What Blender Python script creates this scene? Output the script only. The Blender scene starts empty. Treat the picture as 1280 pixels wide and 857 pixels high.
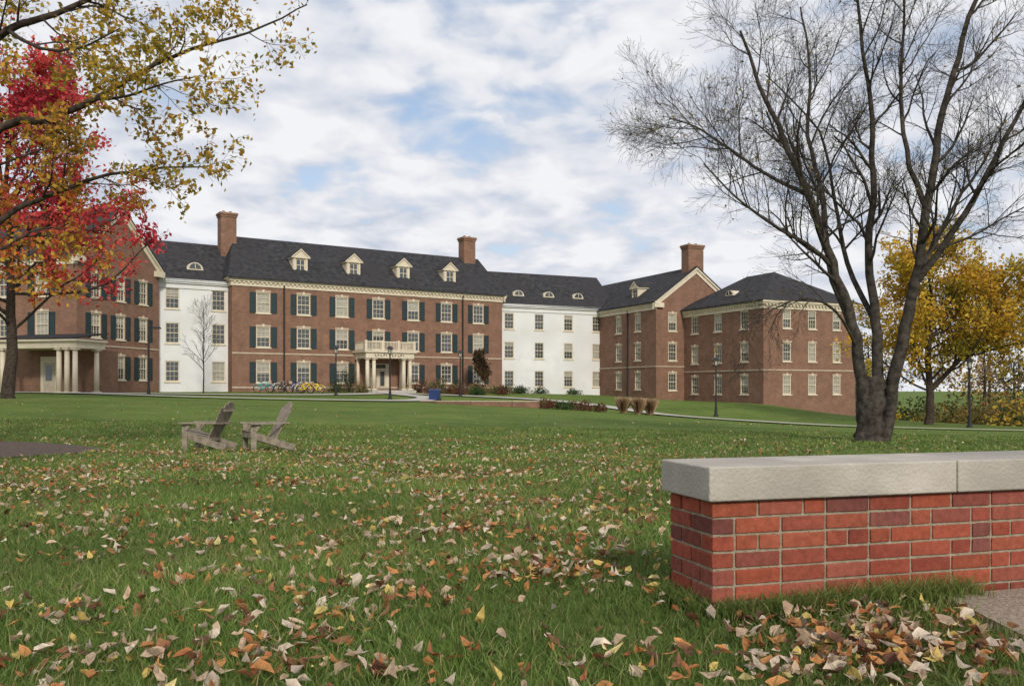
import bpy, math, random
import numpy as np
from mathutils import Vector
random.seed(4)
R = np.random.default_rng(7)
scene = bpy.context.scene
COL = scene.collection

# ------------------------------------------------------------------ materials
def new_mat(name):
    m = bpy.data.materials.new(name); m.use_nodes = True
    nt = m.node_tree; b = nt.nodes['Principled BSDF']
    return m, nt, b
def N(nt, t, **kw):
    n = nt.nodes.new(t)
    for k, v in kw.items(): setattr(n, k, v)
    return n
def noise_mat(name, c1, c2, scale=5, rough=.8, detail=6, bump=0, bscale=None, c3=None, scale2=None, spec=.3):
    m, nt, b = new_mat(name)
    tc = N(nt, 'ShaderNodeTexCoord')
    nz = N(nt, 'ShaderNodeTexNoise'); nz.inputs['Scale'].default_value = scale; nz.inputs['Detail'].default_value = detail
    nt.links.new(tc.outputs['Object'], nz.inputs['Vector'])
    cr = N(nt, 'ShaderNodeValToRGB'); e = cr.color_ramp.elements
    e[0].position = .35; e[1].position = .65
    e[0].color = (*c1, 1); e[1].color = (*c2, 1)
    nt.links.new(nz.outputs['Fac'], cr.inputs['Fac'])
    out = cr.outputs['Color']
    if c3:
        n2 = N(nt, 'ShaderNodeTexNoise'); n2.inputs['Scale'].default_value = scale2; n2.inputs['Detail'].default_value = 4
        nt.links.new(tc.outputs['Object'], n2.inputs['Vector'])
        r2 = N(nt, 'ShaderNodeValToRGB'); r2.color_ramp.elements[0].position = .45; r2.color_ramp.elements[1].position = .7
        nt.links.new(n2.outputs['Fac'], r2.inputs['Fac'])
        mx = N(nt, 'ShaderNodeMixRGB'); mx.inputs['Color2'].default_value = (*c3, 1)
        nt.links.new(r2.outputs['Color'], mx.inputs['Fac']); nt.links.new(out, mx.inputs['Color1'])
        out = mx.outputs['Color']
    nt.links.new(out, b.inputs['Base Color'])
    b.inputs['Roughness'].default_value = rough
    b.inputs['Specular IOR Level'].default_value = spec
    if bump:
        n3 = N(nt, 'ShaderNodeTexNoise'); n3.inputs['Scale'].default_value = bscale or scale * 4; n3.inputs['Detail'].default_value = 5
        nt.links.new(tc.outputs['Object'], n3.inputs['Vector'])
        bp = N(nt, 'ShaderNodeBump'); bp.inputs['Strength'].default_value = bump; bp.inputs['Distance'].default_value = .02
        nt.links.new(n3.outputs['Fac'], bp.inputs['Height']); nt.links.new(bp.outputs['Normal'], b.inputs['Normal'])
    return m
def attr_mat(name, rough=.7, transl=0, nscale=0, spec=.3, bump=0, lo=.6, hi=1.35):
    m, nt, b = new_mat(name)
    a = N(nt, 'ShaderNodeAttribute', attribute_name='Col')
    out = a.outputs['Color']
    if nscale:
        tc = N(nt, 'ShaderNodeTexCoord')
        nz = N(nt, 'ShaderNodeTexNoise'); nz.inputs['Scale'].default_value = nscale; nz.inputs['Detail'].default_value = 7; nz.inputs['Roughness'].default_value = .7
        nt.links.new(tc.outputs['Object'], nz.inputs['Vector'])
        mr = N(nt, 'ShaderNodeMapRange'); mr.inputs[1].default_value = .3; mr.inputs[2].default_value = .7
        mr.inputs[3].default_value = lo; mr.inputs[4].default_value = hi
        nt.links.new(nz.outputs['Fac'], mr.inputs[0])
        mm = N(nt, 'ShaderNodeVectorMath', operation='SCALE')
        nt.links.new(out, mm.inputs[0]); nt.links.new(mr.outputs[0], mm.inputs['Scale'])
        out = mm.outputs[0]
        if bump:
            bp = N(nt, 'ShaderNodeBump'); bp.inputs['Strength'].default_value = bump; bp.inputs['Distance'].default_value = .004
            nt.links.new(nz.outputs['Fac'], bp.inputs['Height']); nt.links.new(bp.outputs['Normal'], b.inputs['Normal'])
    nt.links.new(out, b.inputs['Base Color'])
    b.inputs['Roughness'].default_value = rough; b.inputs['Specular IOR Level'].default_value = spec
    if transl:
        tr = N(nt, 'ShaderNodeBsdfTranslucent'); nt.links.new(out, tr.inputs['Color'])
        mx = N(nt, 'ShaderNodeMixShader'); mx.inputs[0].default_value = transl
        nt.links.new(b.outputs[0], mx.inputs[1]); nt.links.new(tr.outputs[0], mx.inputs[2])
        nt.links.new(mx.outputs[0], nt.nodes['Material Output'].inputs['Surface'])
    return m
def brick_mat(name, c1, c2, mortar):
    m, nt, b = new_mat(name)
    tc = N(nt, 'ShaderNodeTexCoord'); sp = N(nt, 'ShaderNodeSeparateXYZ'); nt.links.new(tc.outputs['Object'], sp.inputs[0])
    ad = N(nt, 'ShaderNodeMath', operation='ADD'); nt.links.new(sp.outputs[0], ad.inputs[0]); nt.links.new(sp.outputs[1], ad.inputs[1])
    cb = N(nt, 'ShaderNodeCombineXYZ'); nt.links.new(ad.outputs[0], cb.inputs[0]); nt.links.new(sp.outputs[2], cb.inputs[1])
    br = N(nt, 'ShaderNodeTexBrick'); nt.links.new(cb.outputs[0], br.inputs['Vector'])
    br.inputs['Color1'].default_value = (*c1, 1); br.inputs['Color2'].default_value = (*c2, 1); br.inputs['Mortar'].default_value = (*mortar, 1)
    br.inputs['Scale'].default_value = 1; br.inputs['Mortar Size'].default_value = .007
    br.inputs['Brick Width'].default_value = .215; br.inputs['Row Height'].default_value = .075
    nz = N(nt, 'ShaderNodeTexNoise'); nz.inputs['Scale'].default_value = .9; nz.inputs['Detail'].default_value = 8; nz.inputs['Roughness'].default_value = .8
    nt.links.new(tc.outputs['Object'], nz.inputs['Vector'])
    mr = N(nt, 'ShaderNodeMapRange'); mr.inputs[1].default_value = .3; mr.inputs[2].default_value = .7; mr.inputs[3].default_value = .68; mr.inputs[4].default_value = 1.3
    nt.links.new(nz.outputs['Fac'], mr.inputs[0])
    mm = N(nt, 'ShaderNodeVectorMath', operation='SCALE'); nt.links.new(br.outputs['Color'], mm.inputs[0]); nt.links.new(mr.outputs[0], mm.inputs['Scale'])
    nt.links.new(mm.outputs[0], b.inputs['Base Color']); b.inputs['Roughness'].default_value = .9; b.inputs['Specular IOR Level'].default_value = .2
    return m
def flat(name, c, rough=.6, spec=.4, metal=0):
    m = noise_mat(name, tuple(x*.88 for x in c), tuple(min(1, x*1.1) for x in c), 3, rough, detail=3, spec=spec)
    m.node_tree.nodes['Principled BSDF'].inputs['Metallic'].default_value = metal
    return m

M_BRICK = brick_mat('building_brick', (.235, .108, .068), (.165, .078, .053), (.30, .24, .18))
M_WHITE = noise_mat('white_painted_brick', (.68, .68, .69), (.78, .78, .77), .7, .8, bump=.2, bscale=20, c3=(.64, .63, .61), scale2=.35)
M_CREAM = noise_mat('cream_trim', (.60, .52, .39), (.68, .60, .47), 2, .6)
M_STONE = noise_mat('tan_stone', (.43, .34, .25), (.50, .41, .31), 2, .8)
M_ROOF = noise_mat('asphalt_shingle', (.026, .026, .029), (.058, .056, .059), 2.2, .9, detail=8, c3=(.043, .041, .044), scale2=.25, bump=.5, bscale=9, spec=.15)
M_SHUT = flat('shutter_paint', (.018, .036, .040), .5)
M_BLACK = flat('black_metal', (.018, .018, .02), .45)
M_BLIND = flat('window_blind', (.36, .35, .30), .4, .6)
M_DOOR = flat('door_paint', (.5, .43, .33), .5)
def glass_mat(name, c):
    m, nt, b = new_mat(name)
    tc = N(nt, 'ShaderNodeTexCoord'); nz = N(nt, 'ShaderNodeTexNoise'); nz.inputs['Scale'].default_value = .8
    nt.links.new(tc.outputs['Object'], nz.inputs['Vector'])
    mx = N(nt, 'ShaderNodeMixRGB'); mx.inputs[1].default_value = (*c, 1); mx.inputs[2].default_value = (*[x*2.2 for x in c], 1)
    nt.links.new(nz.outputs['Fac'], mx.inputs[0]); nt.links.new(mx.outputs[0], b.inputs['Base Color'])
    b.inputs['Roughness'].default_value = .06; b.inputs['Specular IOR Level'].default_value = .9
    return m
M_GLASS = glass_mat('window_glass', (.035, .042, .045))
M_BARK = noise_mat('bark', (.032, .027, .023), (.088, .075, .063), 7, .95, bump=1, bscale=20, spec=.08)
M_BARKL = noise_mat('grey_bark', (.13, .11, .10), (.22, .19, .17), 9, .9, spec=.1)
M_BARKD = noise_mat('dark_bark', (.035, .026, .022), (.08, .062, .048), 9, .95, bump=1, bscale=22, spec=.1)
M_LEAF = attr_mat('leaf', .6, .45)
M_GRASS = attr_mat('grass_blade', .55, .35)
M_FALLEN = attr_mat('fallen_leaf', .75, .15, 35)
M_CONC = noise_mat('concrete', (.40, .37, .33), (.50, .47, .42), 3, .9, bump=.3, bscale=60)
M_WOOD = noise_mat('weathered_wood', (.19, .155, .12), (.33, .28, .22), 9, .85, bump=.5, bscale=40)

# ------------------------------------------------------------------ mesh helpers
def mesh_obj(name, verts, faces, mat, parent=None, smooth=False, cols=None):
    me = bpy.data.meshes.new(name)
    V = np.asarray(verts, dtype=np.float32).reshape(-1, 3)
    if isinstance(faces, np.ndarray):
        F = faces.astype(np.int32); k = F.shape[1]
        me.vertices.add(len(V)); me.vertices.foreach_set('co', V.ravel())
        me.loops.add(F.size); me.loops.foreach_set('vertex_index', F.ravel())
        me.polygons.add(len(F)); me.polygons.foreach_set('loop_start', np.arange(0, F.size, k, dtype=np.int32))
        me.update(calc_edges=True)
    else:
        me.from_pydata([tuple(map(float, v)) for v in V], [], faces); me.update()
    if cols is not None:
        ca = me.color_attributes.new('Col', 'FLOAT_COLOR', 'POINT')
        C = np.ones((len(V), 4), dtype=np.float32); C[:, :3] = cols
        ca.data.foreach_set('color', C.ravel())
    me.polygons.foreach_set('use_smooth', np.full(len(me.polygons), bool(smooth)))
    me.materials.append(mat)
    ob = bpy.data.objects.new(name, me); COL.objects.link(ob)
    if parent: ob.parent = parent
    return ob
def empty(name, loc=(0, 0, 0), rz=0):
    e = bpy.data.objects.new(name, None); COL.objects.link(e); e.location = loc; e.rotation_euler = (0, 0, rz)
    e.empty_display_size = .3
    return e
BOXF = [(0, 3, 2, 1), (4, 5, 6, 7), (0, 1, 5, 4), (1, 2, 6, 5), (2, 3, 7, 6), (3, 0, 4, 7)]
class MB:
    def __init__(s): s.d = {}
    def add(s, key, vs, fs):
        V, F = s.d.setdefault(key, ([], [])); o = len(V)
        V.extend(vs); F.extend([tuple(i + o for i in f) for f in fs])
    def hexa(s, key, pts8): s.add(key, pts8, BOXF)
    def box(s, key, x0, x1, y0, y1, z0, z1):
        s.hexa(key, [(x0, y0, z0), (x1, y0, z0), (x1, y1, z0), (x0, y1, z0), (x0, y0, z1), (x1, y0, z1), (x1, y1, z1), (x0, y1, z1)])
    def slab(s, key, p4, t):
        s.hexa(key, [(p[0], p[1], p[2] - t) for p in p4] + [tuple(p) for p in p4])
    def beam(s, key, p, q, w, t, side=(0, 1, 0)):
        p = Vector(p); q = Vector(q); d = (q - p).normalized(); sd = Vector(side); sd = (sd - d * sd.dot(d)).normalized() if abs(sd.normalized().dot(d)) < .999 else d.orthogonal().normalized(); n = d.cross(sd)
        a = sd * w / 2; b = n * t / 2
        s.hexa(key, [tuple(v) for v in (p - a - b, p + a - b, p + a + b, p - a + b, q - a - b, q + a - b, q + a + b, q - a + b)])
    def tube(s, key, pts, rad, n=6):
        v, f = tube(pts, rad, n); s.add(key, [tuple(x) for x in v], [tuple(x) for x in f])
    def cyl(s, key, x, y, z0, z1, r0, r1=None, n=14):
        r1 = r0 if r1 is None else r1
        vs = [(x + r0*math.cos(2*math.pi*i/n), y + r0*math.sin(2*math.pi*i/n), z0) for i in range(n)] + [(x + r1*math.cos(2*math.pi*i/n), y + r1*math.sin(2*math.pi*i/n), z1) for i in range(n)]
        fs = [(i, (i+1) % n, n + (i+1) % n, n + i) for i in range(n)] + [tuple(range(n))[::-1], tuple(range(n, 2*n))]
        s.add(key, vs, fs)
    def finish(s, parent, smooth=()):
        for (nm, mat), (V, F) in s.d.items(): mesh_obj(nm, V, F, mat, parent, smooth=nm in smooth)
def tube(pts, rad, n):
    P = np.asarray(pts, dtype=float); m = len(P)
    T = np.gradient(P, axis=0); T /= np.linalg.norm(T, axis=1)[:, None] + 1e-9
    ref = np.array([0.0, 0, 1]) if abs(T[0, 2]) < .8 else np.array([1.0, 0, 0])
    A = np.cross(T, ref); A /= np.linalg.norm(A, axis=1)[:, None] + 1e-9
    B = np.cross(T, A)
    an = np.arange(n) * 2 * math.pi / n
    rad = np.broadcast_to(np.asarray(rad, dtype=float), (m,))
    V = P[:, None, :] + rad[:, None, None] * (np.cos(an)[None, :, None] * A[:, None, :] + np.sin(an)[None, :, None] * B[:, None, :])
    i = np.arange(m - 1)[:, None] * n; j = np.arange(n)[None, :]; j2 = (j + 1) % n
    F = np.stack([i + j, i + j2, i + n + j2, i + n + j], -1).reshape(-1, 4)
    return V.reshape(-1, 3), F

# ------------------------------------------------------------------ terrain
CT = np.array([(0,0,0),(0,3.5,0),(-6,3,0),(6,3,0),(0,-10,.1),(0,10,-.15),(-8,10,-.15),(8,10,-.15),(-6,18.5,-.36),(9,22,-.4),(0,25,-.42),
 (-15,20,-.25),(0,40,-.32),(-25,45,.45),(-20,60,.3),(-3,63,-.25),(15,40,-.85),(10.6,65,-.9),(19,51,-1.25),(27,46,-1.3),(15.3,66,-1.1),(28,58,-1.45),
 (-34,68,.7),(-31.6,79,.7),(-26,82,.7),(-13,89,.65),(-1,98,.5),(5,80,0),(11.6,104,.2),(15.4,93,-.1),(24,83,-.5),(34.7,88,-2.6),(29,85,-1.4),
 (45,70,-2.2),(60,90,-3),(-60,70,.8),(-60,20,.2),(60,20,-1.2),(120,200,-4),(-120,200,.8),(0,170,0),(0,-60,0),(300,400,-4),(-300,400,0),(300,-100,-2),(-300,-100,0)], dtype=float)
def _phi(a, b):
    d = a[:, None, :] - b[None, :, :]
    return np.sqrt((d ** 2).sum(-1) + 6.0)
_n = len(CT); _A = np.zeros((_n + 3, _n + 3)); _A[:_n, :_n] = _phi(CT[:, :2], CT[:, :2]); _A[:_n, _n] = 1; _A[:_n, _n+1:] = CT[:, :2]
_A[_n, :_n] = 1; _A[_n+1:, :_n] = CT[:, :2].T
_w = np.linalg.solve(_A, np.concatenate([CT[:, 2], [0, 0, 0]]))
def gz(x, y):
    x = np.atleast_1d(np.asarray(x, float)).ravel(); y = np.atleast_1d(np.asarray(y, float)).ravel()
    out = np.empty(len(x))
    for i in range(0, len(x), 50000):
        p = np.stack([x[i:i+50000], y[i:i+50000]], 1)
        out[i:i+50000] = _phi(p, CT[:, :2]) @ _w[:_n] + _w[_n] + p @ _w[_n+1:]
    return out
def g1(x, y): return float(gz(x, y)[0])

def ground_mat():
    m, nt, b = new_mat('lawn')
    tc = N(nt, 'ShaderNodeTexCoord')
    def nz(scale, det=6, rough=.6):
        n = N(nt, 'ShaderNodeTexNoise'); n.inputs['Scale'].default_value = scale; n.inputs['Detail'].default_value = det; n.inputs['Roughness'].default_value = rough
        nt.links.new(tc.outputs['Object'], n.inputs['Vector']); return n.outputs['Fac']
    def ramp(src, a, ca, b_, cb):
        r = N(nt, 'ShaderNodeValToRGB'); r.color_ramp.elements[0].position = a; r.color_ramp.elements[1].position = b_
        r.color_ramp.elements[0].color = (*ca, 1); r.color_ramp.elements[1].color = (*cb, 1); nt.links.new(src, r.inputs['Fac']); return r.outputs[0]
    base = ramp(nz(.18, 5), .35, (.092, .148, .030), .65, (.142, .205, .046))
    fine = ramp(nz(6, 7, .75), .3, (.55, .55, .5), .7, (1.3, 1.3, 1.3))
    mx = N(nt, 'ShaderNodeMixRGB', blend_type='MULTIPLY'); mx.inputs[0].default_value = 1
    nt.links.new(base, mx.inputs[1]); nt.links.new(fine, mx.inputs[2])
    yel = ramp(nz(.9, 5), .48, (0, 0, 0), .7, (1, 1, 1))
    m2 = N(nt, 'ShaderNodeMixRGB'); m2.inputs[2].default_value = (.20, .195, .06, 1)
    mt = N(nt, 'ShaderNodeMath', operation='MULTIPLY'); mt.inputs[1].default_value = .6
    nt.links.new(yel, mt.inputs[0]); nt.links.new(mt.outputs[0], m2.inputs[0]); nt.links.new(mx.outputs[0], m2.inputs[1])
    nt.links.new(m2.outputs[0], b.inputs['Base Color'])
    b.inputs['Roughness'].default_value = .95; b.inputs['Specular IOR Level'].default_value = .1
    bp = N(nt, 'ShaderNodeBump'); bp.inputs['Strength'].default_value = .8; bp.inputs['Distance'].default_value = .05
    nt.links.new(nz(14, 6, .8), bp.inputs['Height']); nt.links.new(bp.outputs[0], b.inputs['Normal'])
    return m
def axis(lo, hi, f0, f1, fine, coarse):
    a = list(np.arange(f0, f1 + 1e-6, fine)); x = f0; s = fine; L = []
    while x > lo: s = min(s * 1.3, coarse); x -= s; L.append(x)
    x = f1; s = fine; H = []
    while x < hi: s = min(s * 1.3, coarse); x += s; H.append(x)
    return np.array(L[::-1] + a + H)
xs = axis(-1500, 1500, -45, 55, 1.0, 120); ys = axis(-600, 2500, -4, 110, 1.0, 120)
X, Y = np.meshgrid(xs, ys); Z = gz(X.ravel(), Y.ravel())
far = np.hypot(X.ravel(), Y.ravel() - 50); k = np.clip((far - 180) / 200, 0, 1); Z = Z * (1 - k) - 3.5 * k
nx = len(xs); ii, jj = np.meshgrid(np.arange(nx - 1), np.arange(len(ys) - 1)); o = (jj * nx + ii).ravel()
mesh_obj('ground', np.stack([X.ravel(), Y.ravel(), Z], 1), np.stack([o, o + 1, o + nx + 1, o + nx], 1), ground_mat(), smooth=True)

def ribbon(name, pts, w, mat, dz=.06):
    P = np.array(pts, float); T = []
    for i in range(len(P) - 1):
        p0 = P[max(i-1, 0)]; p1 = P[i]; p2 = P[i+1]; p3 = P[min(i+2, len(P)-1)]
        for t in np.linspace(0, 1, 14, endpoint=False):
            T.append(.5 * ((2*p1) + (-p0+p2)*t + (2*p0-5*p1+4*p2-p3)*t*t + (-p0+3*p1-3*p2+p3)*t**3))
    T.append(P[-1]); T = np.array(T); D = np.gradient(T, axis=0); D /= np.linalg.norm(D, axis=1)[:, None]; Nn = np.stack([-D[:, 1], D[:, 0]], 1)
    m = 5; V = []
    for o_ in np.linspace(-w/2, w/2, m): q = T + Nn * o_; V.append(np.column_stack([q, gz(q[:, 0], q[:, 1]) + dz]))
    V = np.stack(V, 1).reshape(-1, 3); F = []
    for i in range(len(T) - 1):
        for j in range(m - 1): a = i*m + j; F.append((a, a+1, a+m+1, a+m))
    return mesh_obj(name, V, np.array(F), mat, smooth=True)
ribbon('sidewalk', [(-50, 58), (-38, 61), (-28, 66), (-18, 73), (-12.5, 82), (-12.2, 88)], 2.4, M_CONC, .075)
ribbon('sidewalk', [(-36, 63), (-30, 62), (-22, 60), (-14, 62), (-8, 67), (-7, 74), (-10, 80), (-12.3, 85)], 2.0, M_CONC, .09)
ribbon('sidewalk', [(-11, 84), (-4, 81), (3, 77), (8, 70), (11.5, 63), (19, 52), (28, 46.5), (45, 42), (80, 38)], 2.0, M_CONC, .082)

# ------------------------------------------------------------------ buildings
class Facade:
    def __init__(s, b, p0, d, n): s.b = b; s.p0 = p0; s.d = d; s.n = n
    def P(s, u, o, z): return (s.p0[0] + s.d[0]*u + s.n[0]*o, s.p0[1] + s.d[1]*u + s.n[1]*o, z)
    def box(s, key, u0, u1, o0, o1, z0, z1):
        P = s.P; s.b.hexa(key, [P(u0, o0, z0), P(u1, o0, z0), P(u1, o1, z0), P(u0, o1, z0), P(u0, o0, z1), P(u1, o0, z1), P(u1, o1, z1), P(u0, o1, z1)])
    def wall(s, mat, L, z0, z1, ops):
        us = sorted({0, L, *[o[0] for o in ops], *[o[1] for o in ops]}); zs = sorted({z0, z1, *[o[2] for o in ops], *[o[3] for o in ops]})
        for a, b_ in zip(us, us[1:]):
            for c, d in zip(zs, zs[1:]):
                mu, mz = (a+b_)/2, (c+d)/2
                if any(o[0] < mu < o[1] and o[2] < mz < o[3] for o in ops): continue
                s.b.add(('walls', mat), [s.P(a, 0, c), s.P(b_, 0, c), s.P(b_, 0, d), s.P(a, 0, d)], [(0, 1, 2, 3)])
        for a, b_, c, d in ops:
            q = [(a, c), (b_, c), (b_, d), (a, d)]
            for i in range(4):
                e, f = q[i], q[(i+1) % 4]
                s.b.add(('walls', mat), [s.P(e[0], 0, e[1]), s.P(f[0], 0, f[1]), s.P(f[0], -.2, f[1]), s.P(e[0], -.2, e[1])], [(0, 1, 2, 3)])
    def window(s, uc, zc, w, h, shutters=False, lintel=True):
        u0, u1, z0, z1 = uc-w/2, uc+w/2, zc-h/2, zc+h/2; K = ('window_frames', M_CREAM); f = .1
        s.box(K, u0, u0+f, -.16, -.04, z0, z1); s.box(K, u1-f, u1, -.16, -.04, z0, z1)
        s.box(K, u0+f, u1-f, -.16, -.042, z1-f, z1); s.box(K, u0+f, u1-f, -.16, -.042, z0, z0+f)
        s.box(K, u0+f, u1-f, -.15, -.05, zc-.035, zc+.035)
        iw = (u1-u0-2*f)
        for k in (1, 2): s.box(K, u0+f+iw*k/3-.013, u0+f+iw*k/3+.013, -.145, -.09, z0+f, zc-.035); s.box(K, u0+f+iw*k/3-.013, u0+f+iw*k/3+.013, -.135, -.08, zc+.035, z1-f)
        for zz in (zc-h/4+.03, zc+h/4-.03): s.box(K, u0+f, u1-f, -.143, -.093, zz-.013, zz+.013)
        r = random.random(); full = r < .15; up = r < .5
        zt = zc + random.uniform(-.25, .6)*h/2 if up and not full else z0+.05
        if up:
            s.box(('window_glass', M_GLASS), u0+.05, u1-.05, -.2, -.14, z0+.02, max(zt, z0+.05))
            s.box(('window_blinds', M_BLIND), u0+.05, u1-.05, -.2, -.14, max(zt, z0+.05)+.002, z1-.02)
        else: s.box(('window_glass', M_GLASS), u0+.05, u1-.05, -.2, -.14, z0+.02, z1-.02)
        s.box(('window_sills', M_CREAM), u0-.08, u1+.08, -.05, .08, z0-.11, z0-.002)
        if lintel:
            s.box(('lintels', M_STONE), u0-.05, u1+.05, -.05, .025, z1+.002, z1+.2)
            s.box(('lintels', M_CREAM), uc-.1, uc+.1, -.05, .05, z1+.004, z1+.27)
        if shutters:
            for a in (u0-.07-.56, u1+.07):
                s.box(('shutters', M_SHUT), a, a+.08, .004, .07, z0, z1); s.box(('shutters', M_SHUT), a+.48, a+.56, .004, .07, z0, z1)
                s.box(('shutters', M_SHUT), a+.08, a+.48, .004, .045, z0+.002, z1-.002)
                for zz in (z0, zc-.05, z1-.1): s.box(('shutters', M_SHUT), a+.08, a+.48, .045, .068, zz, zz+.1)
    def cornice(s, L, ze, dent=True, e0=0, e1=0, mat=None):
        mat = mat or M_CREAM
        s.box(('cornice', mat), -e0*.4, L+e1*.4, 0, .40, ze-.22, ze+.02)
        s.box(('cornice', mat), -e0*.28, L+e1*.28, 0, .28, ze-.36, ze-.222)
        s.box(('cornice', mat), -e0*.1, L+e1*.1, 0, .1, ze-.80, ze-.362)
        if dent:
            n = int(L/.42)
            for i in range(n): u = (i+.5)*L/n; s.box(('dentils', mat), u-.1, u+.1, .102, .24, ze-.52, ze-.364)
def facades(b, W, D):
    return {'f': Facade(b, (0, 0), (1, 0), (0, -1)), 'r': Facade(b, (W, 0), (0, 1), (1, 0)), 'l': Facade(b, (0, D), (0, -1), (-1, 0)), 'b': Facade(b, (W, D), (-1, 0), (0, 1))}
def roof(b, ax, La, Lb, ze, zr, in0, in1, zw, wm, oh=.5):
    Mp = (lambda a, c, z: (a, c, z)) if ax == 'u' else (lambda a, c, z: (c, a, z))
    K = ('roof', M_ROOF); t = .16
    a0 = -oh if in0 else -.28; a1 = La + (oh if in1 else .28); r0 = in0 if in0 else -.28; r1 = La - in1 if in1 else La + .28
    b.slab(K, [Mp(a0, -oh, ze), Mp(a1, -oh, ze), Mp(r1, Lb/2, zr), Mp(r0, Lb/2, zr)], t)
    b.slab(K, [Mp(a1, Lb+oh, ze), Mp(a0, Lb+oh, ze), Mp(r0, Lb/2, zr), Mp(r1, Lb/2, zr)], t)
    sl = (zr-ze)/(Lb/2+oh)
    for inn, a, r, w, sg in ((in0, a0, r0, 0, -1), (in1, a1, r1, La, 1)):
        if inn: b.add(K, [Mp(a, -oh, ze), Mp(a, Lb+oh, ze), Mp(r, Lb/2, zr)], [(0, 1, 2)])
        else:
            b.add(('walls', wm), [Mp(w, 0, zw), Mp(w, Lb, zw), Mp(w, Lb, ze+sl*oh-t), Mp(w, Lb/2, zr-t), Mp(w, 0, ze+sl*oh-t)], [(0, 1, 2, 3, 4)])
            for c0, c1 in ((-oh, Lb/2), (Lb+oh, Lb/2)):
                for (d, tt, lo) in ((.25, .22, 0), (.12, .42, .222)):
                    p = [(w+sg*.003, c0, ze-t-.003-lo), (w+sg*d, c0, ze-t-.003-lo), (w+sg*d, c1, zr-t-.003-lo), (w+sg*.003, c1, zr-t-.003-lo)]
                    b.slab(('rake_trim', M_CREAM), [Mp(*q) for q in p], tt)
def chimney(b, u, v, w, d, z0, z1):
    K = ('chimney', M_BRICK)
    b.box(K, u-w/2, u+w/2, v-d/2, v+d/2, z0, z1-.45)
    b.box(K, u-w/2-.07, u+w/2+.07, v-d/2-.07, v+d/2+.07, z1-.45, z1-.25); b.box(K, u-w/2-.14, u+w/2+.14, v-d/2-.14, v+d/2+.14, z1-.25, z1-.06)
    b.box(('chimney_cap', M_STONE), u-w/2-.1, u+w/2+.1, v-d/2-.1, v+d/2+.1, z1-.06, z1)
    for s in (-1, 1): b.cyl(('chimney_pots', M_BRICK), u+s*w*.22, v, z1, z1+.22, .16, .13, 10)
def dormer(b, u, v, z, w=1.35, h=1.5, dep=4, ax='u'):
    Q = (lambda a, c, zz: (u+a, v+c, zz)) if ax == 'u' else (lambda a, c, zz: (v+c, u-a, zz))
    def bx(key, a0, a1, c0, c1, z0, z1):
        b.hexa(key, [Q(a0, c0, z0), Q(a1, c0, z0), Q(a1, c1, z0), Q(a0, c1, z0), Q(a0, c0, z1), Q(a1, c0, z1), Q(a1, c1, z1), Q(a0, c1, z1)])
    K = ('dormers', M_CREAM)
    bx(K, -w/2, w/2, 0, dep, z, z+h)
    bx(('dormer_glass', M_GLASS), -w*.25, w*.25, -.03, .0, z+.25, z+h-.15)
    bx(K, -.03, .03, -.05, -.031, z+.25, z+h-.15); bx(K, -w*.25, w*.25, -.052, -.031, z+h*.53, z+h*.53+.06)
    for s in (-1, 1): bx(K, s*w*.4-.1, s*w*.4+.1, -.08, -.001, z, z+h)
    bx(K, -w/2-.14, w/2+.14, -.2, dep, z+h, z+h+.14)
    zt = z+h+.14; pk = zt+w*.5
    b.add(K, [Q(-w/2-.1, -.15, zt), Q(w/2+.1, -.15, zt), Q(0, -.15, pk)], [(0, 1, 2)])
    for s in (-1, 1):
        b.slab(('dormer_roof', M_ROOF), [Q(s*(w/2+.2), -.25, zt+.03), Q(0, -.25, pk+.1), Q(0, dep, pk+.1), Q(s*(w/2+.2), dep, zt+.03)], .05)
        b.slab(K, [Q(s*(w/2+.2), -.26, zt-.023), Q(0, -.26, pk+.045), Q(0, -.15, pk+.045), Q(s*(w/2+.2), -.15, zt-.023)], .14)
def eyebrow(b, u, v, z, r=.75, dep=3, ax='u'):
    n = 12; Q = (lambda a, c, zz: (u+a, v+c, zz)) if ax == 'u' else (lambda a, c, zz: (v+c, u-a, zz))
    for rr, o, key in ((r, 0, ('eyebrow_dormers', M_CREAM)), (r*.72, -.03, ('eyebrow_glass', M_GLASS))):
        ar = [(rr*math.cos(math.pi*i/n), z+(.12 if rr < r else 0)+rr*.95*math.sin(math.pi*i/n)) for i in range(n+1)]
        vs = [Q(a, o, c) for a, c in ar] + [Q(a, (dep if rr == r else o+.02), c) for a, c in ar]
        fs = [tuple(range(n+1))] + [(i, i+1, n+2+i, n+1+i) for i in range(n)] + [(0, n, 2*n+1, n+1)]
        b.add(key, vs, fs)
    p = [Q(-.03, -.06, z+.12), Q(.03, -.06, z+.12), Q(.03, -.032, z+.12), Q(-.03, -.032, z+.12)]
    b.hexa(('eyebrow_dormers', M_CREAM), p+[(a, c, z+r*.8) for a, c, _ in p])
def downspout(F, u, z0, z1): F.box(('downspouts', M_BLACK), u-.07, u+.07, .02, .14, z0, z1)
def cols_(b, x, y, z0, z1, r=.2):
    b.box(('columns', M_CREAM), x-r*1.35, x+r*1.35, y-r*1.35, y+r*1.35, z0, z0+.15)
    b.cyl(('columns', M_CREAM), x, y, z0+.15, z1-.15, r, r*.85); b.box(('columns', M_CREAM), x-r*1.3, x+r*1.3, y-r*1.3, y+r*1.3, z1-.15, z1)
def opening(uc, zc, w, h): return (uc-w/2, uc+w/2, zc-h/2, zc+h/2)
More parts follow.
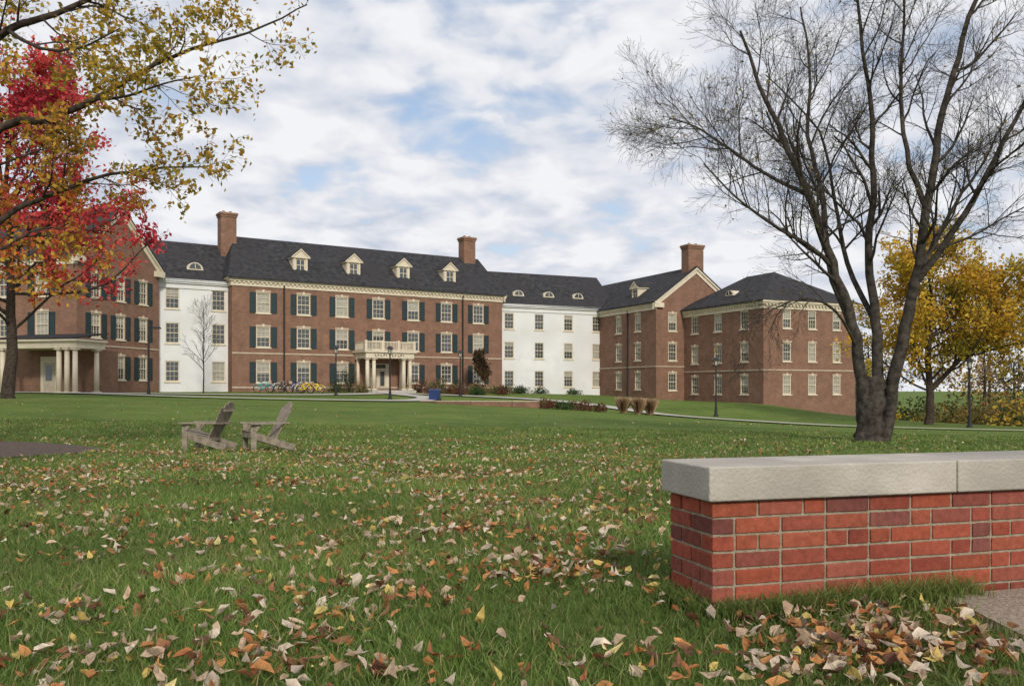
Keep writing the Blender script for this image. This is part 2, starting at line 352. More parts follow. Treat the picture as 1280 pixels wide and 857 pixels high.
def do_facade(F, mat, L, z0, z1, us, zcs, w, h, sh=False, lintel=True, skip=(), extra=()):
    lst = [(u, z) for i, u in enumerate(us) for j, z in enumerate(zcs) if (i, j) not in skip]
    F.wall(mat, L, z0, z1, [opening(u, z, w, h) for u, z in lst] + list(extra))
    for u, z in lst: F.window(u, z, w, h, sh, lintel)
rad = math.radians
FND = -4
MA = rad(33); MO = (-26.1, 82)
def main_w(u, v): return (MO[0]+math.cos(MA)*u-math.sin(MA)*v, MO[1]+math.sin(MA)*u+math.cos(MA)*v)
b = MB(); W, D = 29.8, 11.5; ze = 11.45; Fs = facades(b, W, D)
us = [2.95+3.96*i for i in range(7)]; zc = [2.55, 5.9, 9.15]
do_facade(Fs['f'], M_BRICK, W, FND, ze+.1, us, zc, 1.35, 1.95, True, skip={(3, 0)}, extra=[(13.6, 16.06, .9, 3.6)])
for k in 'rlb': Fs[k].wall(M_BRICK, W if k == 'b' else D, FND, ze+.1, [])
Fs['f'].cornice(W, ze, True, 1, 1); Fs['l'].cornice(D, ze, False); Fs['r'].cornice(D, ze, False)
Fs['f'].box(('belt_course', M_STONE), 0, W, .002, .05, 4.28, 4.42); Fs['f'].box(('belt_course', M_STONE), 0, W, .002, .06, 1.05, 1.2)
for u in (4.95, 24.7): downspout(Fs['f'], u, .5, ze-.4)
roof(b, 'u', W, D, ze, 16.2, 1.7, 0, ze+.1, M_BRICK)
chimney(b, .95, 5.2, 1.5, 1.3, 12, 18.3); chimney(b, 28.4, 5.4, 1.5, 1.3, 14, 18.5)
for u in (7, 12.6, 18.2, 23.8): dormer(b, u, 1.2, 12.35, 1.5, 1.5)
F = Fs['f']
F.box(('entrance_door', M_CREAM), 13.6, 16.06, -.2, -.12, .9, 3.6)
for a in (14.0, 14.9): F.box(('entrance_door', M_DOOR), a, a+.76, -.12, -.07, .95, 3.0); F.box(('entrance_glass', M_GLASS), a+.15, a+.61, -.07, -.055, 1.3, 2.8)
F.box(('entrance_glass', M_GLASS), 14, 15.66, -.12, -.1, 3.1, 3.5)
u0, u1 = 12.2, 17.46
for u in (12.5, 13.2, 16.46, 17.16): cols_(b, u, -2.5, .85, 4.05, .21)
for u in (12.45, 17.2): cols_(b, u, -.3, .85, 4.05, .18)
b.box(('portico', M_CREAM), u0, u1, -2.85, -.01, 4.05, 4.6); b.box(('portico', M_CREAM), u0-.2, u1+.2, -3.05, -.012, 4.602, 4.8)
b.box(('portico_floor', M_CONC), u0-.1, u1+.1, -3.1, -.01, -.5, .84); b.box(('portico_floor', M_CONC), u0+1, u1-1, -3.5, -3.102, -.5, .72)
b.box(('balustrade', M_CREAM), u0, u1, -2.86, -2.76, 5.6, 5.7); b.box(('balustrade', M_CREAM), u0, u1, -2.85, -2.77, 4.86, 4.93)
for i in range(int((u1-u0)/.16)): u = u0+.08+i*.16; b.box(('balustrade', M_CREAM), u-.03, u+.03, -2.84, -2.78, 4.93, 5.6)
for uu in (u0, u1-.1):
    b.box(('balustrade', M_CREAM), uu, uu+.1, -2.76, -.02, 5.602, 5.7); b.box(('balustrade', M_CREAM), uu, uu+.1, -2.76, -.02, 4.86, 4.93)
    for i in range(16): b.box(('balustrade', M_CREAM), uu+.02, uu+.08, -2.6+i*.16, -2.54+i*.16, 4.93, 5.6)
for uu in (u0, u1, u0+1.75, u1-1.75): b.box(('balustrade', M_CREAM), uu-.12, uu+.12, -2.93, -2.69, 4.8, 5.8)
x = u0+.95
for ch in range(11):
    b.box(('frieze_letters', M_BLACK), x, x+.05, -2.875, -2.852, 4.2, 4.45)
    if ch % 3 != 1: b.box(('frieze_letters', M_BLACK), x+.05, x+.2, -2.875, -2.852, 4.2+(.2 if ch % 2 else 0), 4.25+(.2 if ch % 2 else 0))
    if ch % 2: b.box(('frieze_letters', M_BLACK), x+.05, x+.17, -2.875, -2.852, 4.3, 4.34)
    x += .31
b.finish(empty('brick_dormitory', (*MO, 0), MA), smooth=('columns',))
b = MB(); W, D = 8.2, 9.5; ze = 11.0; Fs = facades(b, W, D)
do_facade(Fs['f'], M_WHITE, W, FND, ze+.1, [1.45, 5.6], [2.6, 6.1, 9.25], 1.25, 1.9, False, False)
for k in 'rlb': Fs[k].wall(M_WHITE, W if k == 'b' else D, FND, ze+.1, [])
Fs['f'].cornice(W, ze, False, mat=M_WHITE); roof(b, 'u', W, D, ze, 15.2, 0, 0, ze+.1, M_WHITE, .4)
eyebrow(b, 3.7, .9, 12.1); downspout(Fs['f'], 7.9, .5, ze-.4)
b.finish(empty('white_dormitory_wing', (-32.2, 79.5, 0), rad(33.9)))
b = MB(); W, D = 15.2, 9.5; ze = 10.6; Fs = facades(b, W, D)
do_facade(Fs['f'], M_WHITE, W, FND, ze+.1, [1.4, 5.2, 9.0, 12.8], [2.15, 5.4, 8.7], 1.2, 1.85, False, False)
for k in 'rlb': Fs[k].wall(M_WHITE, W if k == 'b' else D, FND, ze+.1, [])
Fs['f'].cornice(W, ze, False, mat=M_WHITE); roof(b, 'u', W, D, ze, 14.9, 0, 0, ze+.1, M_WHITE, .4)
for u in (3.0, 6.9, 10.8): eyebrow(b, u, .9, 11.7, .7)
for u in (.25, 14.2): downspout(Fs['f'], u, .2, ze-.4)
b.finish(empty('white_dormitory_wing', (-1.6, 99.3, 0), rad(24.3)))
b = MB(); W, D = 10.3, 34; ze = 11.5; Fs = facades(b, W, D)
do_facade(Fs['f'], M_BRICK, W, FND, ze+.1, [2.2, 5.15, 8.1], [2.7, 6.05, 9.25], 1.15, 1.95, True)
do_facade(Fs['l'], M_BRICK, D, FND, ze+.1, [D-v for v in (3.2, 7, 10.8, 14.6, 18.4, 22.2)], [2.7, 6.05, 9.25], 1.25, 1.95, True, skip={(0, 0), (1, 0)})
for k in 'rb': Fs[k].wall(M_BRICK, W if k == 'b' else D, FND, ze+.1, [])
Fs['l'].cornice(D, ze, True, 0, 1); Fs['f'].box(('belt_course', M_STONE), 0, W, .002, .05, 4.4, 4.52); Fs['l'].box(('belt_course', M_STONE), 0, D, .002, .05, 4.4, 4.52)
Fs['f'].box(('cornice', M_CREAM), -.4, .7, 0, .35, ze-.6, ze-.1); Fs['f'].box(('cornice', M_CREAM), W-.7, W+.4, 0, .35, ze-.6, ze-.1)
roof(b, 'v', D, W, ze, 16.2, 0, 0, ze+.1, M_BRICK)
b.box(('porch_roof', M_CREAM), -3.2, -.02, -2.6, 4.4, 4.0, 4.5); b.box(('porch_roof', M_CREAM), -3.45, -.03, -2.85, 4.65, 4.502, 4.65)
b.slab(('porch_roofing', M_ROOF), [(-3.5, -2.9, 4.75), (-.02, -2.9, 5.25), (-.02, 4.7, 5.25), (-3.5, 4.7, 4.75)], .08)
for v in (-2.3, -1.6, -.9, 3.4, 4.1): cols_(b, -2.9, v, .6, 4.0, .2)
for v in (-2.3, ): cols_(b, -.6, v, .6, 4.0, .2)
b.box(('porch_floor', M_CONC), -3.4, -.01, -2.8, 4.6, -1, .6)
F = Fs['l']; F.box(('side_door', M_CREAM), D-3.2, D-1.6, .005, .12, .6, 3.5); F.box(('side_door_panel', M_DOOR), D-2.9, D-1.9, .12, .15, .62, 3.0)
F.box(('side_door_glass', M_GLASS), D-2.7, D-2.1, .15, .16, 1.6, 2.8)
b.box(('walls', M_BRICK), .01, 2.5, -1.8, -.002, FND, 3.99)
b.finish(empty('brick_dormitory', (-33.9, 68.5, 0), rad(76.5)), smooth=('columns',))
b = MB(); W, D = 10.3, 22; ze = 10.3; Fs = facades(b, W, D)
do_facade(Fs['f'], M_BRICK, W, FND, ze+.1, [2.1], [1.75, 4.95, 8.15], 1.1, 1.85)
do_facade(Fs['l'], M_BRICK, D, FND, ze+.1, [D-7.6, D-3.6], [1.85, 5.05, 8.25], 1.2, 1.85)
for k in 'rb': Fs[k].wall(M_BRICK, W if k == 'b' else D, FND, ze+.1, [])
Fs['l'].cornice(D, ze, True, 0, 1)
for k, L in (('f', W), ('l', D)): Fs[k].box(('belt_course', M_STONE), 0, L, .002, .05, 3.35, 3.47)
Fs['f'].box(('cornice', M_CREAM), -.4, .8, 0, .35, ze-.6, ze-.1)
roof(b, 'v', D, W, ze, 14.4, 0, 0, ze+.1, M_BRICK)
chimney(b, 5.3, .8, 2.0, 1.3, 12.5, 16.8); downspout(Fs['l'], D-5.6, .1, ze-.4)
dormer(b, 5.6, 1.0, 11.1, 1.3, 1.2, 4, 'v')
b.finish(empty('brick_dormitory', (15.4, 94, 0), rad(24.8)))
b = MB(); W, D = 11.8, 13; ze = 9.5; Fs = facades(b, W, D)
do_facade(Fs['f'], M_BRICK, W, -5, ze+.1, [2.9, 6.1, 9.3], [1.35, 4.55, 7.75], 1.05, 1.8)
do_facade(Fs['l'], M_BRICK, D, -5, ze+.1, [D-10.8, D-6.9, D-2.8], [1.35, 4.55, 7.75], 1.2, 1.8)
for k in 'rb': Fs[k].wall(M_BRICK, W if k == 'b' else D, -5, ze+.1, [])
for k, L in (('f', W), ('l', D)):
    Fs[k].cornice(L, ze, True, 1, 1) if k == 'f' else Fs[k].cornice(L, ze, True)
    Fs[k].box(('belt_course', M_STONE), 0, L, .002, .05, 2.75, 2.87)
Fs['r'].cornice(D, ze, False)
roof(b, 'v', D, W, ze, 13.1, 5.2, 3.5, ze+.1, M_BRICK)
eyebrow(b, 6.6, 1.2, 10.55, .6, 2.2, 'v')
b.finish(empty('brick_dormitory', (24, 84, 0), rad(24.8)))

# ------------------------------------------------------------------ foreground wall
WA = rad(16.5); b = MB(); wall_e = empty('brick_garden_wall', (.79, 3.47, 0), WA); LW = 7.0; TW = .36
b.box(('mortar_core', noise_mat('mortar', (.33, .27, .19), (.45, .38, .28), 30, .95, bump=.8, bscale=150)), .007, LW, .007, TW-.007, -.15, .462)
b.finish(wall_e)
pal = [(.29, .072, .045), (.31, .082, .05), (.26, .066, .045), (.30, .078, .047), (.22, .068, .05), (.33, .095, .056), (.27, .074, .05), (.31, .08, .046), (.28, .085, .058), (.18, .065, .053), (.32, .088, .05), (.24, .062, .042)]
V = []; Fq = []; C = []
def brk(x0, x1, y0, y1, z0, z1):
    o = len(V); j = lambda: random.uniform(-.0014, .0014); dx = random.uniform(-.0012, .0012); dy = random.uniform(-.0012, .0012)
    for p in [(x0, y0, z0), (x1, y0, z0), (x1, y1, z0), (x0, y1, z0), (x0, y0, z1), (x1, y0, z1), (x1, y1, z1), (x0, y1, z1)]:
        V.append((p[0]+j()+dx, p[1]+j()+dy, p[2]+j()))
    Fq.extend([tuple(i+o for i in f) for f in BOXF]); c = random.choice(pal); k = random.uniform(.82, 1.12)
    for q_ in range(8): kk = k*random.uniform(.85, 1.12); C.append(tuple(x*kk for x in c))
rh = .0677
for r in range(9):
    z1 = .458 - r*rh - .004; z0 = z1 - .057
    for side in (0, 1):
        y0, y1 = (0, .095) if side == 0 else (TW-.095, TW)
        s = 0 if r % 2 == 0 else .106
        while s < LW:
            l = .095 if random.random() < .28 else .2
            brk(s, s+l, y0, y1, z0, z1); s += l+.011
    if r % 2 == 0: brk(0, .095, .106, .254, z0, z1)
    else: brk(0, .095, 0, .2 - .03, z0, z1); brk(0, .095, .181, TW, z0, z1)
bo = mesh_obj('bricks', V, Fq, attr_mat('red_brick', .92, 0, 30, .1, .9, .72, 1.3), wall_e, cols=np.array(C))
md = bo.modifiers.new('bevel', 'BEVEL'); md.width = .0035; md.segments = 2
b = MB(); MST = noise_mat('limestone_cap', (.37, .335, .285), (.50, .46, .40), 3.5, .8, detail=8, bump=.35, bscale=70, c3=(.30, .275, .24), scale2=1.3)
s = -.03; k = ('cap_stones', MST)
for L in (1.19, 1.3, 1.3, 1.3, 1.3, 1.3):
    b.box(k, s, s+L-.006, -.032, TW+.032, .462, .598); s += L
b.box(('cap_mortar', MST), -.02, LW, -.022, TW+.022, .4625, .592)
b.finish(wall_e)
for o_ in wall_e.children:
    if o_.name.startswith('cap_stones'): md = o_.modifiers.new('bevel', 'BEVEL'); md.width = .007; md.segments = 3
b = MB(); b.slab(('slab', noise_mat('exposed_aggregate', (.22, .17, .13), (.42, .34, .26), 60, .9, bump=.6, bscale=120)), [(1.83, 3.745, .03), (1.75, .5, .03), (9, .5, .03), (9, 5.86, .03)], .1)
b.finish(empty('patio_paving'))

# ------------------------------------------------------------------ grass
MR = 3.5
def in_excl(x, y):
    lx = (x-.79)*math.cos(WA)+(y-3.47)*math.sin(WA); ly = -(x-.79)*math.sin(WA)+(y-3.47)*math.cos(WA)
    e = (lx > 0) & (ly > 0) & (ly < TW)
    e |= (x > 1.82+.04*np.sin(y*9)) & (ly < 0.01) & (y < 6)
    e |= np.hypot(x+11.7, y-16.6) < MR
    return e
def blades(x0, x1, y0, y1, dens, slope=.78):
    n = int((x1-x0)*(y1-y0)*dens); x = R.uniform(x0, x1, n); y = R.uniform(y0, y1, n)
    k = (np.abs(x) < slope*y+1.0) & ~in_excl(x, y); return x[k], y[k]
GV = []; GC = []
def add_blades(x, y, h, w):
    n = len(x); z = gz(x, y)
    patch = np.sin(x*1.7+np.sin(y*2.1)) * np.sin(y*1.3+x*.6); p2 = np.sin(x*.8+y*.5+1.5*np.sin(y*.7))*np.sin(y*.9-x*.5+2)
    H = h*R.uniform(.4, 1.35, n)*(1+.25*patch); ang = R.uniform(0, 2*math.pi, n); lean = R.uniform(.2, 1.3, n)*H; la = R.uniform(0, 2*math.pi, n)
    dx, dy = np.cos(ang)*w/2, np.sin(ang)*w/2; lx, ly = np.cos(la)*lean, np.sin(la)*lean
    v = np.zeros((n, 5, 3)); v[:, :, 2] = z[:, None]
    v[:, 0, 0] = x-dx; v[:, 0, 1] = y-dy; v[:, 1, 0] = x+dx; v[:, 1, 1] = y+dy; v[:, :2, 2] -= .005
    v[:, 2, 0] = x+dx*.8+lx*.35; v[:, 2, 1] = y+dy*.8+ly*.35; v[:, 2, 2] += H*.6
    v[:, 3, 0] = x-dx*.8+lx*.35; v[:, 3, 1] = y-dy*.8+ly*.35; v[:, 3, 2] += H*.6
    v[:, 4, 0] = x+lx; v[:, 4, 1] = y+ly; v[:, 4, 2] += H
    t = R.uniform(0, 1, n); base = np.array([.092, .158, .030])[None]*(1-t[:, None])+np.array([.20, .275, .065])[None]*t[:, None]
    base = base*(1-np.clip(p2, 0, 1)[:, None]*.4)+np.array([.20, .225, .06])[None]*np.clip(p2, 0, 1)[:, None]*.4
    yel = R.random(n) < .08+.07*np.clip(p2, 0, 1); base[yel] = np.array([.36, .31, .14]); base *= (1+.22*patch)[:, None]
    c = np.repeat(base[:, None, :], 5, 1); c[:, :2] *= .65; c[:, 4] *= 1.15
    GV.append(v.reshape(-1, 3)); GC.append(c.reshape(-1, 3))
for (x0, x1, y0, y1, dens, h, w) in ((-6, 6, 2.2, 5, 3600, .056, .0045), (-8.5, 8.5, 5, 9, 1300, .058, .008), (-14, 14, 9, 16, 420, .06, .015), (-24, 24, 16, 30, 100, .058, .03)):
    x, y = blades(x0, x1, y0, y1, dens); add_blades(x, y, h, w)
n = 2600; s_ = R.uniform(-.02, 1.25, n); d_ = -np.abs(R.normal(0, .05, n))-.005
add_blades(.79+math.cos(WA)*s_-math.sin(WA)*d_, 3.47+math.sin(WA)*s_+math.cos(WA)*d_, .10, .0045)
n = 700; s_ = R.uniform(0, TW, n); d_ = -np.abs(R.normal(0, .04, n))-.005
add_blades(.79+math.cos(WA)*d_-math.sin(WA)*s_, 3.47+math.sin(WA)*d_+math.cos(WA)*s_, .10, .0045)
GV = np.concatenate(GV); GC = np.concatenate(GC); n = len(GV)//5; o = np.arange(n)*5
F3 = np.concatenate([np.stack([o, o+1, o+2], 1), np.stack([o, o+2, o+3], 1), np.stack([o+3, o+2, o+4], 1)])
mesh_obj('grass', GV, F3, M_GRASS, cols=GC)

# ------------------------------------------------------------------ fallen leaves
def leaf_mesh(name, x, y, z, size, tilt, pal, pw, parent=None, mat=None):
    n = len(x); pal = np.array(pal); ci = R.choice(len(pal), n, p=np.array(pw)/sum(pw)); col = pal[ci]*R.uniform(.75, 1.2, (n, 1))
    wd = R.uniform(.35, .62, n)*size; fold = R.uniform(-.1, .5, n)*size; curl = R.uniform(-.3, .6, n)*size
    t = np.zeros((n, 7, 3))
    t[:, 0, 0] = -size/2; t[:, 0, 2] = curl*.5; t[:, 2, 0] = size/2; t[:, 2, 2] = curl
    for i, (a, s_, k) in enumerate(((-.18, 1, 1), (.2, 1, .8), (.2, -1, .8), (-.18, -1, 1))):
        t[:, 3+i, 0] = a*size*R.uniform(.7, 1.4, n); t[:, 3+i, 1] = s_*k*wd/2*R.uniform(.8, 1.2, n); t[:, 3+i, 2] = fold*.6*R.uniform(.3, 1.6, n)
    a = R.uniform(0, 2*math.pi, n); tx = R.normal(0, 1, n)*tilt; ty = R.normal(0, 1, n)*tilt
    def rot(v, ax, an):
        c, s_ = np.cos(an)[:, None], np.sin(an)[:, None]; i, j = [(1, 2), (2, 0), (0, 1)][ax]
        vi, vj = v[:, :, i].copy(), v[:, :, j].copy(); v[:, :, i] = vi*c-vj*s_; v[:, :, j] = vi*s_+vj*c
    rot(t, 0, tx); rot(t, 1, ty); rot(t, 2, a)
    t[:, :, 0] += x[:, None]; t[:, :, 1] += y[:, None]; t[:, :, 2] += z[:, None]
    o = np.arange(n)*7; T = [(0, 3, 1), (3, 4, 1), (4, 2, 1), (2, 5, 1), (5, 6, 1), (6, 0, 1)]
    F_ = np.concatenate([np.stack([o+i for i in tr], 1) for tr in T])
    cc = np.repeat(col[:, None, :], 7, 1); cc[:, 1] *= .8; cc *= R.uniform(.8, 1.15, (n, 7, 1))
    return mesh_obj(name, t.reshape(-1, 3), F_, mat or M_FALLEN, parent, cols=cc.reshape(-1, 3))
lp = [(.54, .39, .27), (.50, .23, .08), (.26, .12, .055), (.58, .43, .13), (.62, .51, .40), (.14, .065, .04), (.42, .16, .06), (.68, .56, .25)]
lw = [24, 17, 15, 8, 18, 8, 10, 3]
X_, Y_ = [], []
def scat(x0, x1, y0, y1, n, fn=None):
    x = R.uniform(x0, x1, n); y = R.uniform(y0, y1, n); p = .38+.45*np.sin(x*1.3+2*np.sin(y*.9))*np.sin(y*1.1+x*.4)+.35*np.sin(x*3.7+y*1.3)*np.sin(y*4.1-x)
    p = np.clip(p, .07, 1); k = (R.random(n) < p) & ~in_excl(x, y)
    if fn is not None: k &= R.random(n) < fn(x, y)
    X_.append(x[k]); Y_.append(y[k])
scat(-4.5, 3, 2.3, 6, 3900); scat(-9, 4, 6, 14, 12000); scat(3, 10, 5, 14, 1500)
scat(-18, 14, 14, 27, 15500, lambda x, y: np.clip((27-y)/11, .1, 1)*np.clip((11-x)/12, .12, 1)); scat(-26, 20, 26, 45, 1200)
for i in range(150):
    cy = R.uniform(2.6, 20); cx = R.uniform(-.62, .12)*cy; m = int(R.uniform(8, 30)); X_.append(R.normal(cx, .10+.012*cy, m)); Y_.append(R.normal(cy, .06+.012*cy, m))
X_.append(R.normal(-1.1, .5, 150)); Y_.append(R.normal(2.9, .13, 150))
X_.append(R.normal(1.3, .26, 330)); Y_.append(R.normal(3.05, .17, 330)); X_.append(R.normal(.9, .35, 140)); Y_.append(R.normal(2.75, .16, 140)); X_.append(R.uniform(.85, 1.8, 70)); Y_.append(R.uniform(3.2, 3.6, 70))
lx, ly = np.concatenate(X_), np.concatenate(Y_)
k = ~in_excl(lx, ly) & (ly > 1.8)
k |= (R.random(len(lx)) < .15) & (lx > 1.83) & (ly < 3.6)
lx, ly = lx[k], ly[k]
leaf_mesh('fallen_leaves', lx, ly, gz(lx, ly)+R.uniform(.018, .058, len(lx)), R.uniform(.03, .082, len(lx))*(1+np.clip(ly-8, 0, 20)*.02), .45, lp, lw)

th = np.linspace(0, 2*math.pi, 49)[:-1]; mxc, myc = -11.7, 16.6; V = [(mxc, myc, g1(mxc, myc)+.12)]; Fq = []
for j, rr in enumerate((1.2, 2.4, MR)):
    q = rr*(1+.03*np.sin(th*5)); xx = mxc+q*np.cos(th); yy = myc+q*np.sin(th); V += list(zip(xx, yy, gz(xx, yy)+(.11, .09, .02)[j]))
for i in range(48): Fq.append((0, 1+i, 1+(i+1) % 48))
for j in range(2):
    for i in range(48): a = 1+j*48; Fq.append((a+i, a+48+i, a+48+(i+1) % 48, a+(i+1) % 48))
mesh_obj('mulch_bed', V, Fq, noise_mat('mulch', (.05, .034, .027), (.16, .115, .09), 25, .95, bump=1, bscale=40))

# ------------------------------------------------------------------ chairs
def chair(x, y, rz):
    b = MB(); K = lambda n: (n, M_WOOD)
    for s in (-1, 1):
        b.beam(K('front_leg'), (-.36, s*.31, 0), (-.36, s*.31, .54), .035, .11, (0, 1, 0))
        b.beam(K('side_rail'), (-.40, s*.27, .33), (.50, s*.27, .05), .035, .13)
        b.beam(K('arm'), (-.46, s*.36, .565), (.36, s*.34, .565), .14, .028)
        b.beam(K('arm_bracket'), (-.34, s*.335, .42), (-.24, s*.335, .545), .03, .07)
    for i in range(7):
        t = i/6; b.beam(K('seat_slat'), (-.41+t*.52, -.29, .405-t*.165), (-.41+t*.52, .29, .405-t*.165), .07, .022, (1, 0, -.3))
    for i in range(6):
        q = (i-2.5)/2.5; top = 1.0-.12*q*q
        b.beam(K('back_slat'), (.10, q*.21, .22), (.10+.40*(top-.22)/.78, q*.29, top), .085, .022)
    b.beam(K('back_brace'), (.32, -.33, .55), (.32, .33, .55), .07, .03, (1, 0, 0)); b.beam(K('back_brace'), (.14, -.27, .22), (.14, .27, .22), .07, .03, (0, 0, 1))
    b.beam(K('back_brace'), (.45, -.24, .82), (.45, .24, .82), .05, .02, (0, 0, 1)); b.beam(K('front_apron'), (-.42, -.29, .33), (-.42, .29, .33), .02, .11, (1, 0, 0))
    b.finish(empty('adirondack_chair', (x, y, g1(x, y)+.01), rz))
chair(-6.35, 18.4, rad(-6)); chair(-5.1, 18.3, rad(32))

# ------------------------------------------------------------------ trees
class Tree:
    def __init__(s, seed=1): s.V = []; s.F = []; s.n = 0; s.tips = []; s.R = np.random.default_rng(seed)
    def tube(s, P, r, k):
        v, f = tube(P, r, k); s.V.append(v); s.F.append(f+s.n); s.n += len(v)
    def limb(s, pts, r0, r1, prm, lvl=0, sub=4, t0=.25):
        P = np.array(pts, float); T = []
        for i in range(len(P)-1):
            p0 = P[max(i-1, 0)]; p1 = P[i]; p2 = P[i+1]; p3 = P[min(i+2, len(P)-1)]
            for t in np.linspace(0, 1, sub, endpoint=False): T.append(.5*((2*p1)+(-p0+p2)*t+(2*p0-5*p1+4*p2-p3)*t*t+(-p0+3*p1-3*p2+p3)*t**3))
        T.append(P[-1]); T = np.array(T); T[1:-1] += s.R.normal(0, r0*.12, (len(T)-2, 3))
        q = np.linspace(0, 1, len(T)); rr = r0+(r1-r0)*q**.8
        s.tube(T, rr, 10 if r0 > .08 else 6); s.spawn(T, rr, lvl, prm, t0)
    def spawn(s, P, rr, lvl, prm, t0=.25):
        if lvl >= len(prm['n']): return
        m = len(P); n = prm['n'][lvl]; Rg = s.R
        for k in range(n):
            t = t0+(1-t0)*((k+Rg.random())/n); f = t*(m-1); i = min(int(f), m-2); w = f-i
            p = P[i]*(1-w)+P[i+1]*w; r = rr[i]*(1-w)+rr[i+1]*w; d = P[i+1]-P[i]; d = d/(np.linalg.norm(d)+1e-9)
            q = Rg.normal(0, 1, 3); q -= d*q.dot(d); q /= np.linalg.norm(q)+1e-9
            a = math.radians(prm['ang'][lvl])*Rg.uniform(.7, 1.25); d2 = d*math.cos(a)+q*math.sin(a)
            L = prm['L'][lvl]*Rg.uniform(.6, 1.25)*(1-prm.get('taper', .45)*t); r2 = min(r*.62, prm['r'][lvl])*Rg.uniform(.7, 1)
            seg = prm['seg'][lvl]; Q = [p]; up = prm['up'][lvl]; wob = prm.get('wob', .16)
            for j in range(seg):
                d2 = d2+Rg.normal(0, wob, 3); d2[2] += up; d2 /= np.linalg.norm(d2); Q.append(Q[-1]+d2*L/seg)
            Q = np.array(Q); rq = np.linspace(r2, max(r2*.35, prm.get('rmin', .004)), seg+1)
            s.tube(Q, rq, 5 if lvl == 0 else (4 if lvl == 1 else 3))
            if lvl >= len(prm['n'])-prm.get('leaflv', 1): s.tips.append(Q)
            s.spawn(Q, rq, lvl+1, prm, .2)
    def wood(s, e, mat): return mesh_obj('trunk_and_branches', np.concatenate(s.V), np.concatenate(s.F), mat, e, smooth=True)
def foliage(name, P, size, pal, parent, Rg, clump=1.2, mat=None):
    n = len(P); pal = np.array(pal, float)
    h = np.sin(P[:, 0]*clump+1.3)+np.sin(P[:, 1]*clump*1.2+P[:, 2])+np.sin(P[:, 2]*clump*1.4+P[:, 0]*.6)
    t = np.clip(.5+h/5+Rg.normal(0, .2, n), 0, .999); c = pal[(t*len(pal)).astype(int)]*Rg.uniform(.65, 1.25, (n, 1))
    a = Rg.normal(0, 1, (n, 3)); a /= np.linalg.norm(a, axis=1)[:, None]; q = Rg.normal(0, 1, (n, 3)); bb = np.cross(a, q); bb /= np.linalg.norm(bb, axis=1)[:, None]; nn = np.cross(a, bb)
    sz = (size*Rg.uniform(.6, 1.3, n))[:, None]
    v = np.stack([P-a*sz*.5, P+bb*sz*.3+nn*sz*.08, P+a*sz*.5, P-bb*sz*.3+nn*sz*.08], 1)
    o = np.arange(n)*4
    return mesh_obj(name, v.reshape(-1, 3), np.stack([o, o+1, o+2, o+3], 1), mat or M_LEAF, parent, cols=np.repeat(c[:, None], 4, 1).reshape(-1, 3))
def tip_pts(T, per, jit):
    out = []
    for Q in T.tips:
        k = T.R.integers(max(1, int(per*.5)), int(per*1.5)+1); t = T.R.uniform(.1, 1, k)*(len(Q)-1); i = np.minimum(t.astype(int), len(Q)-2); w = (t-i)[:, None]
        out.append(Q[i]*(1-w)+Q[i+1]*w+T.R.normal(0, jit, (k, 3)))
    return np.concatenate(out)

# big bare tree, right
bz = g1(9, 22); T = Tree(11)
def q(px, py, dy=0): return (9+(px-1090)/50, 22+dy, bz+(552-py)/50)
prm = dict(n=[13, 8, 6, 3], L=[2.7, 1.3, .7, .34], ang=[45, 40, 38, 36], r=[.052, .023, .011, .006], seg=[6, 4, 3, 2], up=[.07, .06, .05, .03], rmin=.0034, wob=.13)
T.limb([q(1090, 562), q(1089, 545), q(1090, 520), q(1091, 495), q(1091, 475)], .37, .28, dict(n=[]))
T.limb([q(1076, 560, -.05), q(1079, 530), q(1076, 480, -.1), q(1060, 405, -.2), q(1033, 330, -.3), q(1003, 250, -.5), q(970, 180, -.5), q(940, 115, -.6), q(915, 55, -.8)], .21, .028, prm, t0=.42)
T.limb([q(1060, 405, -.2), q(1045, 325, .5), q(1046, 235, 1.0), q(1034, 150, 1.4), q(1040, 60, 1.6), q(1030, -30, 1.8)], .11, .02, prm)
T.limb([q(1035, 335, -.3), q(995, 312, -.8), q(945, 290, -1.2), q(900, 262, -1.5), q(862, 225, -1.6)], .065, .014, prm)
T.limb([q(1003, 250, -.5), q(960, 215, .2), q(915, 170, .8), q(880, 140, 1.2), q(850, 125, 1.5)], .065, .014, prm)
T.limb([q(1093, 540, .1), q(1102, 470, .2), q(1100, 400, .3), q(1096, 320, .5), q(1103, 235, .6), q(1100, 140, .5), q(1090, 50, .6), q(1084, -60, .8)], .17, .028, prm, t0=.4)
T.limb([q(1100, 400, .3), q(1082, 320, 1.2), q(1078, 230, 1.9), q(1066, 130, 2.4), q(1000, 40, 3.0)], .085, .016, prm)
T.limb([q(1104, 558, 0), q(1110, 500, -.1), q(1120, 430, -.3), q(1134, 355, -.5), q(1142, 270, -.7), q(1152, 180, -.9), q(1172, 90, -1.0), q(1196, 0, -1.2), q(1210, -60, -1.3)], .20, .028, prm, t0=.4)
T.limb([q(1120, 430, -.3), q(1148, 365, .4), q(1185, 305, .9), q(1228, 240, 1.3), q(1275, 180, 1.7), q(1315, 110, 2)], .10, .018, prm)
T.limb([q(1134, 355, -.5), q(1175, 280, -1.2), q(1205, 200, -1.8), q(1240, 110, -2.3), q(1265, 20, -2.6)], .095, .018, prm)
T.limb([q(1142, 270, -.7), q(1128, 190, -.2), q(1130, 100, .2), q(1140, 10, .4), q(1140, -60, .5)], .075, .018, prm)
T.limb([q(1185, 305, .9), q(1230, 290, .6), q(1280, 260, .3), q(1320, 240, 0)], .045, .01, prm)
